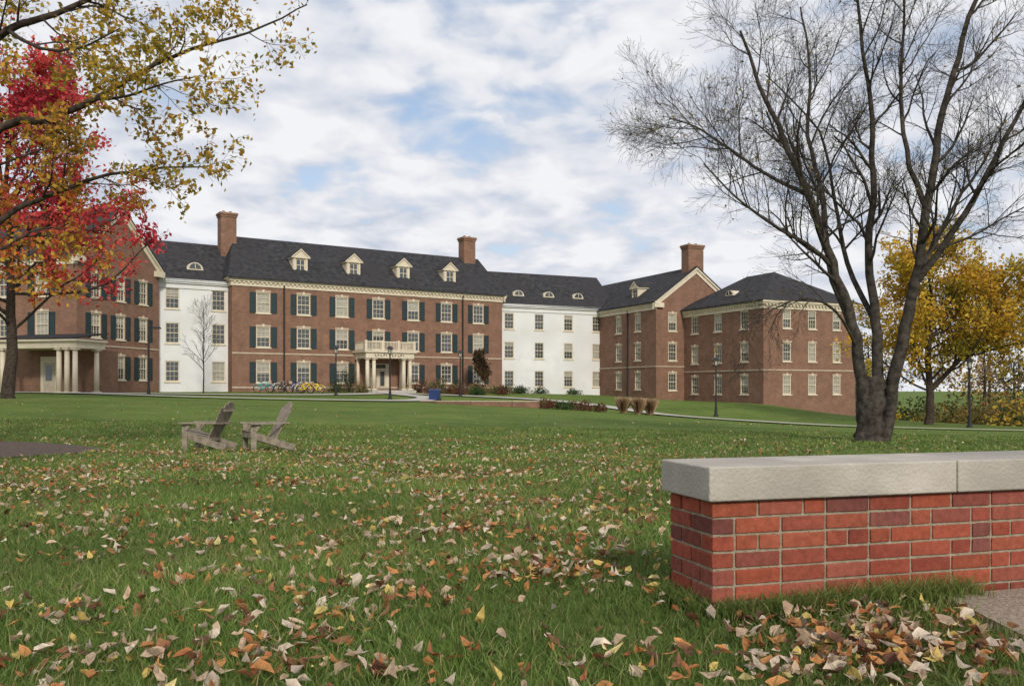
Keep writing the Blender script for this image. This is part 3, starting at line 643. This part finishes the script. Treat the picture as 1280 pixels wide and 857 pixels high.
T.limb([q(1072, 440, -.1), q(1030, 395, -.9), q(985, 380, -1.4), q(940, 395, -1.8), q(905, 420, -2.0)], .045, .01, dict(prm, n=[8, 6, 5, 2], L=[1.4, .9, .5, .3], up=[-.05, -.03, -.02, 0]))
e = empty('bare_tree'); T.wood(e, M_BARK)
P = tip_pts(T, 1, .05); P = P[T.R.random(len(P)) < .05]
foliage('remaining_leaves', P, .09, [(.16, .17, .04), (.26, .22, .05), (.30, .2, .06)], e, T.R)

# golden tree, trunk just left of view
T = Tree(5); bz = g1(-11.5, 17)
def q(px, py, yy=15.): return ((px-640)/1100*yy, yy, .9+(487-py)/1100*yy)
prm = dict(n=[12, 6, 4], L=[1.3, .7, .35], ang=[50, 45, 40], r=[.024, .010, .005], seg=[5, 4, 3], up=[.02, .0, -.03], rmin=.003, leaflv=2)
T.limb([(-11.5, 17, bz-.1), (-11.5, 17, bz+.4), (-11.45, 17, 3), (-11.4, 17, 5.5), (-11.3, 16.8, 8), (-11.2, 16.5, 11), (-11, 16.4, 14)], .38, .06, dict(prm, n=[14, 8, 5], L=[2.6, 1.3, .7]), t0=.5)
T.limb([(-11.4, 17, 3.6), q(-60, 330), q(0, 275), q(60, 245), q(120, 222), q(185, 212), q(262, 208)], .08, .01, prm, t0=.25)
T.limb([(-11.4, 17, 5), q(-60, 230), q(0, 160), q(60, 148), q(115, 125), q(180, 88), q(240, 62), q(310, 42), q(384, 6)], .10, .01, prm, t0=.2)
T.limb([q(115, 125), q(160, 120, 14.4), q(205, 105, 14), q(250, 95, 13.8)], .03, .008, dict(prm, n=[8, 5, 3]))
T.limb([(-11.4, 17, 7), q(-60, 90), q(10, 38), q(70, 18), q(130, -10), q(220, -40), q(330, -70)], .10, .012, prm, t0=.2)
T.limb([q(10, 38), q(50, 60, 14), q(100, 60, 13.5), q(150, 35, 13)], .04, .008, dict(prm, n=[9, 5, 3]))
T.limb([(-11.4, 17, 4.4), q(-80, 260), q(-20, 215), q(30, 195), q(60, 185)], .05, .008, dict(prm, n=[7, 5, 3]), t0=.3)
T.limb([(-11.4, 17, 3.0), q(-70, 390), q(-20, 330), q(20, 300), q(55, 285), q(90, 290)], .05, .01, dict(prm, n=[8, 5, 3]), t0=.3)
e = empty('golden_tree'); T.wood(e, M_BARKD)
P = tip_pts(T, 4.0, .06); lo_ = (P[:, 2] < 4.6+.5*np.sin(P[:, 0]*2)) & (P[:, 0] < -6.2)
foliage('leaves', P[~lo_], .105, [(.30, .24, .03), (.54, .36, .05), (.60, .40, .05), (.48, .27, .045), (.28, .25, .04), (.58, .31, .045)], e, T.R, 1.6)
foliage('orange_leaves', P[lo_], .105, [(.56, .22, .04), (.62, .32, .05), (.60, .16, .04), (.58, .38, .05)], e, T.R, 1.6)

# red maple
T = Tree(8); bx, by = -25.7, 45; bz = g1(bx, by)
prm = dict(n=[30, 8, 5], L=[9.0, 3.1, 1.45], ang=[62, 45, 42], r=[.10, .036, .014], seg=[7, 5, 3], up=[.08, .05, .0], rmin=.007, taper=.5, leaflv=2)
T.limb([(bx, by, bz-.2), (bx+.05, by, bz+2), (bx+.1, by, bz+5), (bx, by, bz+8), (bx-.1, by, bz+12), (bx, by, bz+15.5)], .36, .05, prm, t0=.28)
e = empty('maple_tree'); T.wood(e, M_BARKD)
P = tip_pts(T, 14, .17)
dens = np.sin(P[:, 0]*.9+P[:, 2]*.5)+np.sin(P[:, 2]*1.1-P[:, 1]*.5)+np.sin(P[:, 1]*.8+2)
P = P[(dens > -.9) | (T.R.random(len(P)) < .4)]
P = P[(P[:, 2] > 6.2) | (P[:, 0] < -22.5) | (T.R.random(len(P)) < .35)]
hi = (P[:, 2] > 7.4+1.6*np.sin(P[:, 0]*.7)+np.sin(P[:, 1])) | (P[:, 0] > -22)
foliage('red_leaves', P[hi], .27, [(.42, .03, .05), (.62, .06, .08), (.72, .12, .11), (.60, .08, .06)], e, T.R)
foliage('orange_leaves', P[~hi], .27, [(.62, .10, .04), (.70, .22, .04), (.66, .36, .05), (.56, .08, .05)], e, T.R)

# yellow tree, right background
T = Tree(21); bx, by = 28.4, 60; bz = g1(bx, by)
prm = dict(n=[26, 8, 5], L=[6.4, 2.6, 1.3], ang=[58, 45, 40], r=[.09, .035, .016], seg=[6, 4, 3], up=[.07, .03, .0], rmin=.01, taper=.5, leaflv=2)
T.limb([(bx, by, bz-.2), (bx+.1, by, bz+2), (bx, by, bz+5), (bx+.2, by, bz+8), (bx, by, bz+10.6)], .34, .05, prm, t0=.22)
T.limb([(bx, by, bz+2.2), (bx+2, by-.5, bz+4.5), (bx+4, by, bz+6.5), (bx+5.5, by, bz+9)], .2, .04, prm, t0=.2)
e = empty('yellow_tree'); T.wood(e, M_BARKD)
foliage('leaves', tip_pts(T, 11, .2), .27, [(.30, .25, .03), (.62, .41, .04), (.72, .48, .05), (.50, .36, .04), (.68, .37, .04)], e, T.R)

def small_tree(name, x, y, h, seed, leaves=None, per=0, size=.12, r=.07, mat=None):
    T = Tree(seed); z = g1(x, y); k = h/7
    prm = dict(n=[22, 7, 5], L=[2.6*k, 1.1*k, .55*k], ang=[42, 35, 32], r=[.032, .016, .009], seg=[5, 3, 2], up=[.10, .06, .03], rmin=.006, taper=.55, leaflv=2)
    T.limb([(x, y, z-.1), (x+.03, y, z+h*.25), (x, y, z+h*.5), (x+.04, y, z+h*.75), (x, y, z+h*.95)], r, .015, prm, t0=.25)
    e = empty(name); T.wood(e, mat or M_BARKL)
    if leaves: foliage('leaves', tip_pts(T, per, .1), size, leaves, e, T.R)
small_tree('young_bare_tree', -26.3, 75, 7.4, 31, mat=M_BARKD)
p = main_w(24.6, -4); small_tree('young_tree', p[0], p[1], 4.0, 33, [(.09, .06, .03), (.15, .08, .035), (.16, .12, .04)], 6, .2)

# shrubs
def shrub(name, x, y, rx, h, pal, seed, n=700, size=.14):
    Rg = np.random.default_rng(seed); z = g1(x, y); d = Rg.normal(0, 1, (n, 3)); d /= np.linalg.norm(d, axis=1)[:, None]; d[:, 2] = np.abs(d[:, 2])
    lump = 1+.18*np.sin(d[:, 0]*5+seed)+.14*np.sin(d[:, 1]*6+d[:, 2]*4); rr = (Rg.random(n)**.35)*lump
    P = np.stack([x+d[:, 0]*rx*rr, y+d[:, 1]*rx*rr, z+.05+d[:, 2]*h*rr*.95], 1)
    e = empty(name); foliage('leaves', P, size, pal, e, Rg, 3)
    b = MB()
    for i in range(7):
        a = i*.9; b.tube(('stems', M_BARKD), [(x, y, z-.05), (x+.4*rx*math.cos(a), y+.4*rx*math.sin(a), z+h*.4), (x+.7*rx*math.cos(a), y+.7*rx*math.sin(a), z+h*.75)], [.03, .02, .01], 4)
    b.finish(e)
GRN = [(.03, .06, .02), (.06, .11, .03), (.09, .14, .04)]; BRZ = [(.12, .05, .03), (.22, .07, .04), (.17, .11, .05)]; TAN = [(.26, .18, .08), (.38, .28, .12), (.20, .17, .07)]
i = 0
for u, v, rx, h, pl in [(9.6, -1.6, .8, 1.3, GRN), (10.8, -2.0, 1.0, 3.0, GRN), (11.6, -3.2, .8, 1.0, TAN), (18.4, -2.0, 1.0, 1.6, BRZ), (19.6, -3.2, 1.1, 1.2, GRN), (20.8, -2.0, 1.0, 1.7, TAN), (20.5, -5, .9, .9, BRZ),
    (22.8, -2.2, 1.0, 1.4, GRN), (24.2, -3.6, 1.2, 1.1, BRZ), (25.6, -2, 1.0, 1.5, GRN), (27, -3, 1.1, 1.0, TAN), (29, -2.2, 1, 1.1, GRN), (31, -1.6, 1, .9, GRN), (18.6, -6, .9, .8, GRN), (17.6, -7.5, .8, .7, TAN), (22, -7.5, 1, .8, GRN),
    (23, -5.5, .9, 1.0, TAN), (26, -5.5, 1.0, .9, GRN), (16.5, -9, .8, .8, BRZ), (19, -9.5, .9, 1.0, BRZ), (21, -9.5, .9, .8, GRN), (24.5, -8.5, .9, .9, BRZ)]:
    p = main_w(u, v); i += 1; shrub('shrub', p[0], p[1], rx, h, pl, 100+i)
for (x, y, rx, h, pl) in [(2.6, 64.5, .8, .75, BRZ), (3.9, 64.2, .8, .65, GRN), (5.1, 64.0, .8, .8, BRZ), (6.3, 63.6, .7, .6, BRZ), (3.2, 98.5, 1, .8, GRN), (7, 100.5, 1, .7, GRN), (1, 97, 1, .9, GRN)]:
    i += 1; shrub('shrub', x, y, rx, h, pl, 100+i)
for (x, y) in ((7.9, 62.5), (8.9, 62.0), (9.8, 62.4)):
    z = g1(x, y); n = 900; a = R.uniform(0, 2*math.pi, n); ln = R.uniform(.05, .5, n); H = R.uniform(.8, 1.35, n); r0 = R.uniform(0, .18, n); w = .02
    ca, sa = np.cos(a), np.sin(a); v = np.zeros((n, 4, 3))
    v[:, 0] = np.stack([x+ca*r0-sa*w, y+sa*r0+ca*w, z+0*H], 1); v[:, 1] = np.stack([x+ca*r0+sa*w, y+sa*r0-ca*w, z+0*H], 1)
    rr = r0+ln*.35; v[:, 2] = np.stack([x+ca*rr+sa*w, y+sa*rr-ca*w, z+H*.6], 1)
    rr = r0+ln; v[:, 3] = np.stack([x+ca*rr, y+sa*rr, z+H*(1-.2*ln)], 1)
    c = np.array([.46, .32, .20])[None]*R.uniform(.6, 1.3, (n, 1)); o = np.arange(n)*4
    mesh_obj('ornamental_grass', v.reshape(-1, 3), np.stack([o, o+1, o+2, o+3], 1), M_LEAF, cols=np.repeat(c[:, None], 4, 1).reshape(-1, 3))

b = MB(); pts = [(-6.8, 66.5), (-5.5, 65.3), (-3, 64.6), (0, 64.3), (2.0, 64.6)]
for p0, p1 in zip(pts, pts[1:]):
    d = Vector((p1[0]-p0[0], p1[1]-p0[1])).normalized(); n_ = Vector((-d.y, d.x))*.18
    for key, za, zb, k in ((('brick_courses', M_BRICK), -.6, .02, 1), (('coping', M_STONE), .022, .1, 1.25)):
        cs = [(p0[0]-n_.x*k, p0[1]-n_.y*k), (p1[0]-n_.x*k, p1[1]-n_.y*k), (p1[0]+n_.x*k, p1[1]+n_.y*k), (p0[0]+n_.x*k, p0[1]+n_.y*k)]
        b.hexa(key, [(c[0], c[1], za) for c in cs]+[(c[0], c[1], zb) for c in cs])
b.finish(empty('low_brick_wall'))
b = MB(); x, y = -6.2, 70.5; z = g1(x, y); K = ('body', flat('blue_plastic', (.012, .035, .13), .5))
b.hexa(K, [(x-.4, y-.4, z+.08), (x+.4, y-.4, z+.08), (x+.4, y+.35, z+.08), (x-.4, y+.35, z+.08), (x-.46, y-.46, z+.8), (x+.46, y-.46, z+.8), (x+.46, y+.43, z+.8), (x-.46, y+.43, z+.8)])
b.hexa(('lid', K[1]), [(x-.5, y-.5, z+.805), (x+.5, y-.5, z+.805), (x+.5, y+.47, z+.805), (x-.5, y+.47, z+.805), (x-.46, y-.47, z+.87), (x+.46, y-.47, z+.87), (x+.46, y+.44, z+.93), (x-.46, y+.44, z+.93)])
for s in (-1, 1): b.tube(('wheel', M_BLACK), [(x+s*.42, y+.4, z+.12), (x+s*.5, y+.4, z+.12)], .12, 12)
b.finish(empty('recycling_bin'))

M_LANT = flat('frosted_lantern', (.45, .44, .40), .3)
def lamp(x, y, h):
    b = MB(); K = ('post', M_BLACK); z = g1(x, y)
    b.cyl(K, 0, 0, -.1, .12, .2, .18); b.cyl(K, 0, 0, .12, .7, .13, .09); b.cyl(K, 0, 0, .7, h-.75, .07, .05); b.cyl(K, 0, 0, h-.75, h-.68, .12, .14)
    b.cyl(('lantern', M_LANT), 0, 0, h-.68, h-.28, .11, .17, 8)
    for i in range(4): a = i*math.pi/2+.4; b.tube(('cage', M_BLACK), [(.13*math.cos(a), .13*math.sin(a), h-.68), (.19*math.cos(a), .19*math.sin(a), h-.28)], .015, 4)
    b.cyl(('cap', M_BLACK), 0, 0, h-.28, h-.08, .34, .08); b.cyl(('cap', M_BLACK), 0, 0, h-.08, h, .035, .01, 8)
    b.finish(empty('street_lamp', (x, y, z)))
lamp(-9.7, 70, 4.3); lamp(-15, 75, 4.3); lamp(-4.7, 80, 4.3); lamp(15.3, 66, 4.5); lamp(28.6, 55, 4.4)
b = MB(); K = ('post', M_BLACK)
b.cyl(K, 0, 0, -.1, .5, .13, .11); b.cyl(K, 0, 0, .5, 4.95, .08, .06)
b.tube(('arm', M_BLACK), [(0, 0, 4.75), (.35, 0, 4.85), (.75, 0, 4.85)], .03, 6); b.cyl(('head', M_BLACK), .6, 0, 4.72, 4.86, .30, .2, 16); b.cyl(('head', M_BLACK), 0, 0, 4.95, 5.05, .07, .02, 8)
b.finish(empty('street_lamp', (-25.6, 62, g1(-25.6, 62))))

def bike(x, y, rz, c):
    b = MB(); z = g1(x, y)+.08; fm = flat('bicycle_paint', c, .4); f = ('frame', fm); t = ('tire', M_BLACK)
    for cx in (-.52, .52):
        a = np.linspace(0, 2*math.pi, 21); b.tube(t, [(cx+.33*math.cos(i), 0, .35+.33*math.sin(i)) for i in a], .036, 6)
        for i in range(6): q_ = i*math.pi/6; b.tube(('spokes', M_STONE), [(cx-.32*math.cos(q_), 0, .35-.32*math.sin(q_)), (cx+.32*math.cos(q_), 0, .35+.32*math.sin(q_))], .004, 3)
        a = np.linspace(.3, 2.8, 9); b.tube(('fender', fm), [(cx+.38*math.cos(i), 0, .35+.38*math.sin(i)) for i in a], .03, 5)
    for p in ([(-.52, 0, .35), (-.05, 0, .33)], [(-.52, 0, .35), (-.17, 0, .80)], [(-.05, 0, .33), (-.2, 0, .92)], [(-.05, 0, .33), (.38, 0, .80)], [(-.17, 0, .80), (.36, 0, .86)], [(.52, 0, .35), (.36, 0, .86), (.33, 0, 1.02)]):
        b.tube(f, p, .036, 6)
    b.tube(('handlebar', M_BLACK), [(.28, -.28, 1.06), (.36, -.12, 1.04), (.36, .12, 1.04), (.28, .28, 1.06)], .024, 6)
    b.hexa(('basket', M_STONE), [(.45, -.15, .8), (.68, -.15, .8), (.68, .15, .8), (.45, .15, .8), (.42, -.18, 1.02), (.72, -.18, 1.02), (.72, .18, 1.02), (.42, .18, 1.02)])
    b.beam(('saddle', M_BLACK), (-.33, 0, .95), (-.08, 0, .94), .16, .07); b.cyl(('crank', M_BLACK), -.05, .0, .25, .27, .08); b.tube(('pedals', M_BLACK), [(-.12, -.12, .2), (.02, .12, .46)], .02, 4)
    b.finish(empty('bicycle', (x, y, z), rz))
for i, (c, px) in enumerate([((.05, .38, .42), -21.9), ((.5, .5, .5), -20.9), ((.03, .03, .035), -20.1), ((.08, .16, .5), -19.2), ((.75, .52, .03), -18.2), ((.5, .5, .52), -18.9), ((.8, .66, .05), -17.3)]):
    bike(px, 77.5+.5*(i % 2), rad([8, -15, 20, 5, -10, 60, 165][i]), c)

# distant trees and undergrowth
Rg = np.random.default_rng(3)
e = empty('distant_trees'); wood = Tree(77)
cols = [[(.46, .30, .04), (.58, .40, .05)], [(.16, .13, .035), (.24, .19, .045)], [(.50, .24, .05), (.38, .17, .05)], [(.05, .07, .02), (.09, .11, .035)], [(.18, .12, .06), (.24, .16, .08)]]
groups = {0: [], 1: [], 2: [], 3: [], 4: []}
for i in range(120):
    if i < 90: x = Rg.uniform(42, 150); y = Rg.uniform(86, 140)
    else: x = Rg.uniform(-150, 40); y = Rg.uniform(150, 190)
    if x < 46 and y < 100: x += 8
    h = Rg.uniform(7, 12) if i < 90 else Rg.uniform(6, 8); rx = h*Rg.uniform(.3, .45); n = 460; z = g1(x, y)
    d = Rg.normal(0, 1, (n, 3)); d /= np.linalg.norm(d, axis=1)[:, None]
    rr = Rg.random(n)**.4*(1+.25*np.sin(d[:, 0]*4+i)+.2*np.sin(d[:, 2]*5+d[:, 1]*4+i))
    groups[int(Rg.choice([0, 0, 1, 2, 3, 4]))].append(np.stack([x+d[:, 0]*rx*rr, y+d[:, 1]*rx*rr, z+h*.58+d[:, 2]*h*.42*rr], 1))
    wood.tube([(x, y, z-.3), (x+.1, y, z+h*.5), (x, y, z+h*.85)], [.22, .14, .05], 5)
for i in range(300):
    x = Rg.uniform(37, 130); y = Rg.uniform(70, 96)+max(0, 50-x)*.5; h = Rg.uniform(1.4, 3.8); n = 170; z = g1(x, y)
    d = Rg.normal(0, 1, (n, 3)); d /= np.linalg.norm(d, axis=1)[:, None]; d[:, 2] = np.abs(d[:, 2]); rr = Rg.random(n)**.4
    groups[int(Rg.choice([3, 3, 1, 4, 2, 0]))].append(np.stack([x+d[:, 0]*h*.9*rr, y+d[:, 1]*h*.7*rr, z+d[:, 2]*h*rr], 1))
wood.wood(e, M_BARKD)
for k, L in groups.items(): foliage('foliage', np.concatenate(L), .42, cols[k], e, Rg, .8)

# ------------------------------------------------------------------ world
w = bpy.data.worlds.new('World'); scene.world = w; w.use_nodes = True; nt = w.node_tree; nt.nodes.clear()
EL = rad(30); to_sun = Vector((.30*math.cos(EL), -.954*math.cos(EL), math.sin(EL))).normalized()
sky = N(nt, 'ShaderNodeTexSky', sky_type='NISHITA'); sky.sun_disc = False; sky.sun_elevation = EL; sky.sun_rotation = math.atan2(to_sun.x, to_sun.y)
bg = N(nt, 'ShaderNodeBackground'); bg.inputs[1].default_value = .15; nt.links.new(sky.outputs[0], bg.inputs[0])
tc = N(nt, 'ShaderNodeTexCoord'); sp = N(nt, 'ShaderNodeSeparateXYZ'); nt.links.new(tc.outputs['Generated'], sp.inputs[0])
def M(op, a, b_=None):
    n = N(nt, 'ShaderNodeMath', operation=op)
    for i, v in enumerate((a, b_)):
        if v is None: continue
        if isinstance(v, (int, float)): n.inputs[i].default_value = v
        else: nt.links.new(v, n.inputs[i])
    return n.outputs[0]
zz = M('ADD', M('MAXIMUM', sp.outputs[2], 0), .27)
cb = N(nt, 'ShaderNodeCombineXYZ'); nt.links.new(M('DIVIDE', sp.outputs[0], zz), cb.inputs[0]); nt.links.new(M('DIVIDE', sp.outputs[1], zz), cb.inputs[1]); cb.inputs[2].default_value = 7.7
def wn(scale, det, rough=.5, dist=0):
    n = N(nt, 'ShaderNodeTexNoise'); n.inputs['Scale'].default_value = scale; n.inputs['Detail'].default_value = det; n.inputs['Roughness'].default_value = rough; n.inputs['Distortion'].default_value = dist
    nt.links.new(cb.outputs[0], n.inputs['Vector']); return n.outputs['Fac']
big = wn(1.1, 2); puff = wn(8.5, 4, .48, .25); mid = wn(3.6, 3)
dens = M('ADD', M('ADD', M('MULTIPLY', big, .8), M('MULTIPLY', puff, .7)), M('MULTIPLY', mid, .4))
dens = M('SUBTRACT', dens, M('MULTIPLY', sp.outputs[0], .09))
cr = N(nt, 'ShaderNodeValToRGB'); cr.color_ramp.elements[0].position = .75; cr.color_ramp.elements[1].position = .92
cr.color_ramp.elements[0].color = (.28, .28, .28, 1); nt.links.new(dens, cr.inputs[0])
haze = M('MAXIMUM', M('SUBTRACT', 1, M('MULTIPLY', M('MAXIMUM', sp.outputs[2], 0), 3.8)), 0)
fac = M('MINIMUM', M('ADD', cr.outputs[0], M('MULTIPLY', haze, .75)), 1)
cc = N(nt, 'ShaderNodeValToRGB'); e_ = cc.color_ramp.elements; e_[0].position = .37; e_[1].position = .59; e_[0].color = (.59, .64, .75, 1); e_[1].color = (.93, .935, .96, 1)
nt.links.new(M('ADD', M('MULTIPLY', puff, .65), M('MULTIPLY', mid, .35)), cc.inputs[0])
bg2 = N(nt, 'ShaderNodeBackground'); bg2.inputs[1].default_value = .97; nt.links.new(cc.outputs[0], bg2.inputs[0])
mx = N(nt, 'ShaderNodeMixShader'); nt.links.new(fac, mx.inputs[0]); nt.links.new(bg.outputs[0], mx.inputs[1]); nt.links.new(bg2.outputs[0], mx.inputs[2])
wo = N(nt, 'ShaderNodeOutputWorld'); nt.links.new(mx.outputs[0], wo.inputs[0])

sd = bpy.data.lights.new('sun', 'SUN'); sd.energy = 2.5; sd.angle = rad(6); sd.color = (1, .93, .81)
so = bpy.data.objects.new('sun', sd); COL.objects.link(so); so.rotation_euler = to_sun.to_track_quat('Z', 'Y').to_euler(); so.location = (0, 0, 50)

cam = bpy.data.cameras.new('camera'); co = bpy.data.objects.new('camera', cam); COL.objects.link(co)
cam.sensor_width = 36; cam.lens = 1100/1280*36; cam.shift_y = 58.5/1280; cam.clip_start = .05; cam.clip_end = 5000
co.location = (0, 0, .9); co.rotation_euler = (rad(90), 0, 0); scene.camera = co
scene.view_settings.view_transform = 'Standard'; scene.view_settings.look = 'None'; scene.view_settings.exposure = 0
print('OBJECTS', len(bpy.data.objects))
